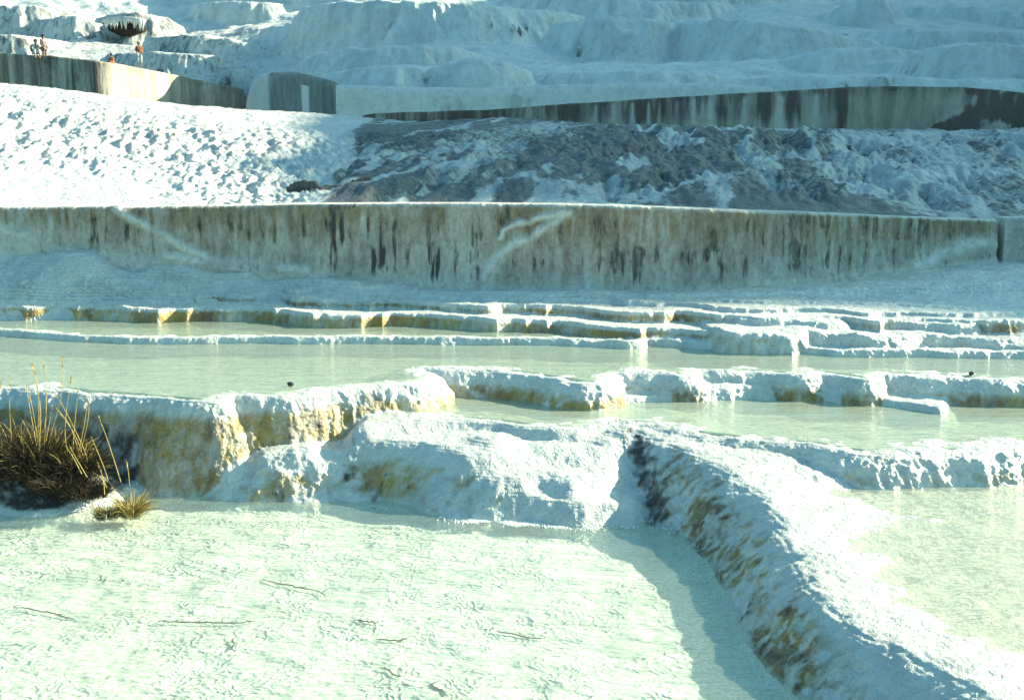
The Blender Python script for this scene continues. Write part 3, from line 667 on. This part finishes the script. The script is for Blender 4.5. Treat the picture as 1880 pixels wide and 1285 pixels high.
# ---------------------------------------------------------------- small things
def empty(name, loc, label, cat, group=None):
    o = bpy.data.objects.new(name, None); COL.objects.link(o); o.location = loc; return tag(o, label, cat, group)
def obj_bm(name, bm, mat, parent=None, smooth=True, origin=None):
    me = bpy.data.meshes.new(name); bm.normal_update()
    if origin is not None: bmesh.ops.translate(bm, verts=bm.verts, vec=-Vector(origin))
    bm.to_mesh(me); bm.free(); me.materials.append(mat)
    for p in me.polygons: p.use_smooth = smooth
    o = bpy.data.objects.new(name, me); COL.objects.link(o)
    if origin is not None: o.location = origin
    if parent:
        o.parent = parent
        o.location = o.location - parent.location if origin is not None else -parent.location
    return o
def tube(bm, pts, rad, n=5):
    pts = [Vector(p) for p in pts]; rings = []
    for i, p in enumerate(pts):
        t = (pts[min(i + 1, len(pts) - 1)] - pts[max(i - 1, 0)]).normalized()
        a = t.cross(Vector((.3, 1, .2))).normalized(); b = t.cross(a)
        r = rad[i] if isinstance(rad, (list, tuple)) else rad
        rings.append([bm.verts.new(p + (a * math.cos(6.2832 * k / n) + b * math.sin(6.2832 * k / n)) * r) for k in range(n)])
    for r0, r1 in zip(rings, rings[1:]):
        for k in range(n): bm.faces.new((r0[k], r0[(k + 1) % n], r1[(k + 1) % n], r1[k]))
    bm.faces.new(rings[0][::-1]); bm.faces.new(rings[-1])
def blade(bm, base, dirv, length, wd, bend, n=6):
    p = Vector(base); d = Vector(dirv).normalized(); side = d.cross(Vector((random.uniform(-1, 1), random.uniform(-1, 1), .1))).normalized()
    prev = None
    for i in range(n + 1):
        t = i / n; ww = wd * (1 - t) ** .7 + .0004
        a = bm.verts.new(p - side * ww); m = bm.verts.new(p + d.cross(side) * ww * .5); b = bm.verts.new(p + side * ww)
        if prev: bm.faces.new((prev[0], prev[1], m, a)); bm.faces.new((prev[1], prev[2], b, m))
        prev = (a, m, b); p = p + d * length / n; d = (d + Vector((bend[0], bend[1], bend[2])) / n).normalized()
M_DEAD = plain('dead_grass', (.045, .036, .024), .9, (.085, .065, .038), 9)
M_OLIVE = plain('olive_grass', (.16, .17, .05), .8, (.09, .10, .04), 12)
M_GOLD = plain('golden_straw', (.60, .44, .13), .7, (.46, .34, .12), 25)
M_STONE = plain('dark_stone', (.06, .06, .055), .8, (.12, .11, .10), 30)
M_ROCK = travertine('brown_rock', (.16, .14, .13), (.06, .055, .05), 1.5, .75, 1.5, speck=.9)
M_TWIG = plain('twig_bark', (.07, .055, .035), .9)
def ground_z(x, y):
    return float(height(np.array([x]), np.array([y]))[0][0])
def tussock(px, py, d, n, R, ln, label, cols, stalks, group=None):
    c = D(px, py, d); z = ground_z(c[0], c[1]); c = (c[0], c[1], max(z, -.02) - .02)
    root = empty('grass_tussock', c, label, 'grass', group)
    for nm, m, frac, lf in cols:
        if n * frac < 60: continue
        bm = bmesh.new()
        for _ in range(int(n * frac)):
            a = random.uniform(0, 6.283); r = R * random.random() ** .6; b = (c[0] + r * math.cos(a), c[1] + r * math.sin(a) * .7, c[2] + random.uniform(0, .06))
            o = random.uniform(.1, 1.25); dv = (math.cos(a) * o, math.sin(a) * o, 1)
            blade(bm, b, dv, ln * lf * random.uniform(.45, 1.1), random.uniform(.0015, .0034), (random.uniform(-.6, .6) + math.cos(a) * .4, random.uniform(-.6, .6), -random.uniform(.1, 1.5)))
        obj_bm(nm, bm, m, root, origin=c)
    for pts in stalks:
        P = [Vector(D(a, b, d + random.uniform(-.12, .02))) for a, b in pts][::-1]
        Q = [Vector(q) for q in smooth_line([tuple(p) for p in P], 2)]
        bm = bmesh.new(); k = len(Q); tube(bm, Q, [.0030 * (1 - .6 * i / k) for i in range(k)], 5)
        st = obj_bm('stalk', bm, M_GOLD, root, origin=tuple(Q[0]))
        bm = bmesh.new(); e = (Q[-1] - Q[-3]).normalized(); hl_ = random.uniform(.05, .09)
        for q in range(16):
            t = q / 16; b = Q[-1] - e * hl_ * (1 - t)
            blade(bm, b, e + Vector((random.uniform(-.5, .5), random.uniform(-.5, .5), .1)), .018, .0022, (0, 0, .2), 2)
        h = obj_bm('seed_head', bm, M_GOLD, st, origin=tuple(Q[-1])); h.location = Q[-1] - Q[0]
    return root
dk = lambda a, b, c_: (('dead_blades', M_DEAD, a, 1), ('green_blades', M_OLIVE, b, 1.1), ('straw_blades', M_GOLD, c_, 1))
tussock(-10, 852, 8.0, 2200, .27, .27, 'dark dead grass tussock cut by the left edge of the photo', dk(.84, .07, .09),
        [[(18, 690), (17, 740), (20, 800), (24, 840)], [(-6, 770), (12, 800), (16, 830)], [(2, 700), (-5, 760), (-8, 830)], [(33, 800), (10, 815), (-5, 845)]])
tussock(66, 848, 8.02, 2400, .24, .30, 'tallest dark grass tussock with the thickest bunch of upright golden stalks', dk(.84, .07, .09),
        [[(59, 668), (73, 734), (67, 834)], [(62, 672), (75, 740), (70, 834)], [(79, 663), (87, 734), (80, 800), (72, 835)], [(48, 709), (55, 752), (67, 819)], [(52, 715), (62, 760), (70, 820)], [(40, 771), (52, 790), (60, 815)], [(115, 655), (115, 719), (105, 755), (85, 830)], [(66, 700), (76, 750), (72, 830)], [(96, 745), (88, 790), (80, 830)], [(84, 720), (85, 765), (80, 825)]])
tussock(132, 862, 7.98, 1500, .20, .22, 'dark grass tussock with thin stalks leaning left, right of the tallest one', dk(.84, .05, .11),
        [[(131, 692), (122, 747), (118, 800), (128, 850)], [(144, 714), (137, 773), (132, 850)], [(102, 725), (117, 747), (158, 831), (160, 850)], [(104, 750), (143, 803), (163, 877)], [(106, 752), (130, 780), (150, 850)], [(160, 730), (157, 770), (140, 850)], [(164, 732), (162, 775), (142, 850)]])
tussock(45, 884, 7.85, 1500, .22, .17, 'low mat of dead grass hanging to the waterline under the tallest tussock', dk(.94, .03, .03), [[(20, 872), (40, 880), (60, 884)]])
tussock(-5, 884, 7.85, 1400, .2, .17, 'low dark grass mat at the left edge just above the water', dk(.98, .01, .01), [[(-20, 870), (8, 880), (20, 884)]])
tussock(105, 890, 7.78, 1200, .18, .15, 'low dark grass mat below the left leaning stalks', dk(.98, .01, .01), [[(60, 862), (80, 875), (100, 886)]])
tussock(150, 888, 7.8, 1100, .17, .15, 'low dead grass mat between the tall tussocks and the pale sprig', dk(.94, .02, .04), [[(128, 820), (142, 845), (160, 876)]])
tussock(238, 897, 7.66, 460, .06, .19, 'small sunlit golden grass tuft at the water edge', (('straw_blades', M_GOLD, .7, 1), ('dead_blades', M_DEAD, .3, 1)),
        [[(181, 764), (197, 806), (222, 885)], [(232, 846), (236, 868), (238, 892)], [(168, 803), (189, 852), (198, 880)]])
tussock(195, 898, 7.62, 260, .07, .10, 'sparse pale grass sprig with bent stems left of the golden tuft', (('straw_blades', M_GOLD, .5, 1), ('dead_blades', M_DEAD, .5, 1)),
        [[(122, 820), (135, 840), (150, 870)], [(180, 850), (190, 880), (192, 908)], [(172, 868), (186, 876), (196, 895)]])

def rock(px, py, d, sx, sy, sz, mat, label, name='rock', z=None, seed=0, cat='rock'):
    c = D(px, py, d)
    if z is not None: c = U(px, py, z)
    bm = bmesh.new(); bmesh.ops.create_icosphere(bm, subdivisions=4, radius=1)
    P = np.array([v.co[:] for v in bm.verts]); nz = fbm(P[:, 0] + seed * 7, P[:, 1], P[:, 2], 1.3, 4, 300 + seed)
    for v, k in zip(bm.verts, nz):
        q = v.co * (1 + .95 * k); v.co = Vector((q.x * sx, q.y * sy, q.z * sz))
    o = obj_bm(name, bm, mat); o.location = c; return tag(o, label, cat)
def slope_d(px, py):
    for d in np.arange(14.0, 31, .05):
        x, y, z = D(px, py, d)
        if float(fs(np.array([x]), np.array([y]))[0]) > z: return d
    return 29
for i, (px, py, sx, sz, lb_) in enumerate(((556, 348, .17, .13, 'small brown rock at the left end of the dark gully'), (608, 356, .26, .14, 'broad brown rock low in the gully just above the wall'),
        (652, 352, .26, .17, 'dark slanted rock second from the gully bottom'), (1342, 315, .17, .08, 'round dark rock alone in the middle of the shaded slope'),
        (1084, 302, .20, .09, 'elongated dark rock on the shaded slope below the wall streaks'), (1055, 262, .14, .11, 'dark stone in a hollow high on the shaded slope'), (1545, 268, .20, .06, 'flat dark rock high on the right slope'))):
    d = slope_d(px, py); rock(px, py + 3, d + .08, sx, sx * .8, sz, M_ROCK, lb_, seed=i)
rock(533, 706, 0, .023, .018, .018, M_STONE, 'small dark stone sitting on the white lip of the left ledge', 'stone', .66, 11, 'stone')
rock(1783, 686, 0, .020, .014, .014, M_STONE, 'tiny black pebble on the white rim at the far right', 'pebble', .66, 12, 'pebble')
for i, (pts, lb_) in enumerate((
        ([(480, 1062), (515, 1070), (545, 1078), (575, 1082), (597, 1092)], 'long thin dark twig in the left half of the near pool'),
        ([(22, 1114), (60, 1118), (90, 1124), (137, 1136)], 'bent twig under water at the left edge of the near pool'),
        ([(290, 1140), (340, 1141), (400, 1143), (468, 1141)], 'faint straight twig lying across the pool below the long bent one'),
        ([(655, 1137), (672, 1139), (692, 1143)], 'short dark twig in the centre of the near pool'),
        ([(697, 1172), (720, 1176), (746, 1173)], 'short horizontal twig just below the central one'),
        ([(700, 1226), (715, 1231), (735, 1242)], 'small hooked twig near the bottom centre of the pool'),
        ([(915, 1158), (945, 1164), (988, 1172)], 'thin twig lying right of centre in the pool'),
        ([(790, 1256), (803, 1262), (818, 1276)], 'curved twig at the bottom edge of the near pool'),
        ([(428, 1172), (430, 1180), (424, 1192)], 'tiny upright looking sprig in the left middle of the pool'))):
    bm = bmesh.new(); P = [U(a, b, -.056 + .006 * random.random()) for a, b in pts]
    P = [(x + random.uniform(-.01, .01), y + random.uniform(-.01, .01), z) for x, y, z in smooth_line(P, 2)]
    tube(bm, P, [.0045 * (.4 + .6 * math.sin(3.14 * (k + .5) / len(P))) for k in range(len(P))], 6)
    for k in range(3):
        q = Vector(random.choice(P)); tube(bm, [q, q + Vector((random.uniform(-.05, .05), random.uniform(-.05, .05), .012))], [.003, .001], 4)
    tag(obj_bm('twig', bm, M_TWIG, origin=P[0]), lb_, 'twig')
# foam where the fall meets the near pool
rs = np.random.RandomState(4)
A = U(800, 985, 0); B = U(1230, 900, 0); cx = rs.uniform(A[0], B[0], 260000); cy = rs.uniform(6.4, 8.6, 260000)
hh = height(cx, cy)[0]; m = (hh > -.034) & (hh < .02); cx, cy, hh = cx[m], cy[m], hh[m]
w8 = np.exp(-((cx - U(920, 955, 0)[0]) / .30) ** 2) + .12
w8 = w8 * np.clip(.5 + 1.2 * vn(cx * 9, cy * 9, 0 * cx, 5), 0, 1)
m = rs.rand(len(cx)) < w8; cx, cy = cx[m][:6000] + rs.normal(0, .012, len(cx[m][:6000])), cy[m][:6000] + rs.normal(0, .02, len(cx[m][:6000]))
bm = bmesh.new(); bmesh.ops.create_icosphere(bm, subdivisions=1, radius=1); bm.faces.ensure_lookup_table()
bv = np.array([v.co[:] for v in bm.verts]); bf = np.array([[v.index for v in f.verts] for f in bm.faces]); bm.free()
rr = rs.uniform(.0025, .008, len(cx)) * rs.uniform(.5, 1, len(cx)); VV = (bv[None] * rr[:, None, None]) + np.stack([cx, cy - .03, 0 * cx + .002], -1)[:, None]
QQ = (bf[None] + (np.arange(len(cx)) * len(bv))[:, None, None]).reshape(-1, 3)
M_FOAM = plain('foam', (.85, .86, .84), .25, (.80, .82, .80), 5, .6)
tag(mesh_np('foam', VV.reshape(-1, 3), QQ, M_FOAM), kind='stuff')

# ---------------------------------------------------------------- dark shelter with hanging dripstone on the upper left
M_CAVE_SHADE = plain('cave_shade', (.018, .016, .014), 1, (.03, .027, .024), 1)  # near-black colour on a solid lump stands in for the cave's shade
M_DRIP = plain('dripstone', (.60, .62, .56), .6, (.45, .47, .44), 2)
dC = float(dm(66, 234)) - .4
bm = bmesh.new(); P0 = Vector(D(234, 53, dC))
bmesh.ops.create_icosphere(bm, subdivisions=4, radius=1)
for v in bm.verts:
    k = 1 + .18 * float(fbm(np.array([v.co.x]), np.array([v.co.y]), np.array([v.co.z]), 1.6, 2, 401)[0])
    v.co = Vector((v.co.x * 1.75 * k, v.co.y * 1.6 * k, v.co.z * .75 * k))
root = empty('rock_shelter', P0, 'cave mouth with a near-black lump for its shade, under hanging white dripstone on the upper left hillside', 'cave')
c_ = obj_bm('recess_shade', bm, M_CAVE_SHADE, root); c_.location = (0, 0, 0)
bm = bmesh.new()
for i in range(44):
    t = i / 43; x = -1.9 + 3.8 * t; top = .75 + .2 * math.sin(t * 3.1) ; ln = random.choice((.45, .55, .7, 1.1)) * random.uniform(.8, 1.2)
    y = -1.55 * math.sqrt(max(0.1, 1 - (x / 2.1) ** 2)) - .1
    tube(bm, [(x, y, top), (x + .02, y, top - ln * .5), (x + random.uniform(-.03, .03), y, top - ln)], [.26, .10, .01], 8)
c_ = obj_bm('dripstone_fringe', bm, M_HILL, root); c_.location = (0, 0, 0)
# ---------------------------------------------------------------- people on the upper left wall
def skin(name, J, E, mat, parent, sub=2):
    me = bpy.data.meshes.new(name); me.from_pydata([j[0] for j in J], E, []); me.materials.append(mat)
    o = bpy.data.objects.new(name, me); COL.objects.link(o); o.parent = parent
    md = o.modifiers.new('skin', 'SKIN'); md.use_smooth_shade = True
    if not me.skin_vertices: me.skin_vertices.new()
    for i, j in enumerate(J):
        r = j[1] if isinstance(j[1], tuple) else (j[1], j[1])
        me.skin_vertices[0].data[i].radius = r; me.skin_vertices[0].data[i].use_root = (i == 0)
    sb = o.modifiers.new('sub', 'SUBSURF'); sb.levels = sub; sb.render_levels = sub
    return o
M_SKIN = plain('skin', (.42, .24, .15), .6, (.38, .21, .13), 5)
def cloth(n, c): return plain(n, c, .9, tuple(k * .8 for k in c), 6)
M_HAIR = cloth('dark_hair', (.03, .02, .018)); M_NAVY = cloth('navy_cloth', (.03, .04, .07)); M_PALE = cloth('pale_cloth', (.70, .70, .66))
M_TAUPE = cloth('taupe_cloth', (.26, .19, .19)); M_RUST = cloth('rust_cloth', (.42, .16, .08)); M_HAT = cloth('straw_hat', (.75, .66, .52))
def person(px, py, d, face, pose, label, top, bottom, hat=None, sc=1.0, turn=0.0, zoff=0.0):
    c = D(px, py, d); root = empty('person', (c[0], c[1], c[2] + zoff), label, 'person')
    root.rotation_euler.z = turn; root.scale = (sc,) * 3
    if pose == 'stand':
        hip, chest, neck, head = (0, 0, .92), (0, .02, 1.28), (0, .03, 1.46), (0, 0, 1.62)
        legs = [[(s * .09, 0, .88), (s * .10, -.03, .50), (s * .11, .02, .09), (s * .11, -.12, .04)] for s in (-1, 1)]
        arms = [[(s * .18, .02, 1.40), (s * .23, .03, 1.12), (s * .15, -.14, .98), (s * .10, -.20, 1.0)] for s in (-1, 1)]
    else:
        hip, chest, neck, head = (0, .1, .12), (0, 0, .46), (0, -.05, .62), (0, -.10, .78)
        legs = [[(s * .10, .08, .12), (s * .14, -.34, .22), (s * .13, -.36, -.20), (s * .13, -.48, -.24)] for s in (-1, 1)]
        arms = [[(s * .17, -.02, .56), (s * .22, -.12, .32), (s * .14, -.30, .26), (s * .10, -.36, .27)] for s in (-1, 1)]
    J = [(hip, (.15, .11)), (chest, (.16, .11)), (neck, .055), (tuple(np.add(head, (0, 0, -.06))), .075), (tuple(np.add(head, (0, -.01, .05))), .085)]
    E = [(0, 1), (1, 2), (2, 3), (3, 4)]
    for A_, start, rad in ((legs[0], 0, (.085, .06, .042, .035)), (legs[1], 0, (.085, .06, .042, .035)), (arms[0], 1, (.055, .042, .032, .03)), (arms[1], 1, (.055, .042, .032, .03))):
        b = len(J); J += [(p, r) for p, r in zip(A_, rad)]; E += [(start, b)] + [(b + i, b + i + 1) for i in range(3)]
    skin('body', J, E, M_SKIN, root)
    mid = tuple(np.add(np.multiply(hip, .55), np.multiply(chest, .45)))
    J = [(chest, (.19, .14)), (mid, (.175, .135)), (tuple(np.add(hip, (0, 0, .02))), (.185, .14)), (tuple(np.add(neck, (0, 0, -.05))), (.10, .08))]; E = [(0, 1), (1, 2), (0, 3)]
    for A_ in arms:
        b = len(J); J += [(A_[0], .075), (A_[1], .058), (tuple(np.add(np.multiply(A_[1], .35), np.multiply(A_[2], .65))), .048)]; E += [(0, b), (b, b + 1), (b + 1, b + 2)]
    skin('shirt', J, E, top, root)
    J = [(hip, (.17, .135))]; E = []
    for A_ in legs:
        b = len(J); lo = tuple(np.add(np.multiply(A_[1], .45), np.multiply(A_[2], .55))); J += [(A_[0], .11), (A_[1], .08), (lo, .065)]; E += [(0, b), (b, b + 1), (b + 1, b + 2)]
    skin('trousers', J, E, bottom, root)
    hc = np.array(head)
    if hat is not None:
        bm = bmesh.new(); bmesh.ops.create_cone(bm, cap_ends=True, segments=24, radius1=.19, radius2=.10, depth=.03)
        for v in bm.verts: v.co.z += .0
        bmesh.ops.create_uvsphere(bm, u_segments=20, v_segments=10, radius=.11)
        o = obj_bm('hat', bm, hat, root); o.location = tuple(hc + (0, 0, .08))
    bm = bmesh.new(); bmesh.ops.create_uvsphere(bm, u_segments=20, v_segments=12, radius=.112)
    for v in bm.verts:
        v.co.z = v.co.z * (1.5 if v.co.z < 0 and v.co.y > -.02 else 1.0)
        if v.co.z < 0 and v.co.y < -.02: v.co.y *= .35
    o = obj_bm('hair', bm, M_HAIR, root); o.location = tuple(hc + (0, .02, .04))
    bm = bmesh.new()
    for s_ in (-1, 1): bmesh.ops.create_uvsphere(bm, u_segments=8, v_segments=6, radius=.012)
    o = obj_bm('face', bm, M_SKIN, root); o.location = tuple(hc + (0, -.10, 0))
    return root
person(82, 112, 73.9, 0, 'stand', 'person with dark hair in a long taupe top, standing left behind the striped wall', M_TAUPE, M_TAUPE, None, .98, 1.2, -.12)
pa = person(66, 101, 73.7, 0, 'sit', 'person in pale clothes with dark pack, crouching beside the taupe dressed one', M_PALE, M_PALE, None, 1.0, .6, .02)
person(257, 124, 81.6, 0, 'stand', 'person in straw hat, rust top and white trousers standing on the wall', M_RUST, M_PALE, M_HAT, 1.0, .5, .0)
person(206, 118.5, 75.5, 0, 'sit', 'dark haired person of whom only head and shoulders show behind the wall', M_RUST, M_RUST, None, .75, -.5, 0)
bm = bmesh.new(); bmesh.ops.create_uvsphere(bm, u_segments=20, v_segments=14, radius=1)
for v in bm.verts: v.co = Vector((v.co.x * .19, v.co.y * .14, v.co.z * .27 + (.03 if v.co.z > 0 else 0)))
for sx in (-.1, .1):
    tube(bm, [(sx, -.10, .2), (sx, -.22, .24), (sx, -.30, .1), (sx, -.26, -.12), (sx, -.10, -.2)], .02, 6)
bp = obj_bm('backpack', bm, M_NAVY); c = D(61, 90, 73.9); bp.location = c; bp.rotation_euler.z = .6
tag(bp, 'dark navy backpack on the back of the crouching pale clad person', 'backpack')
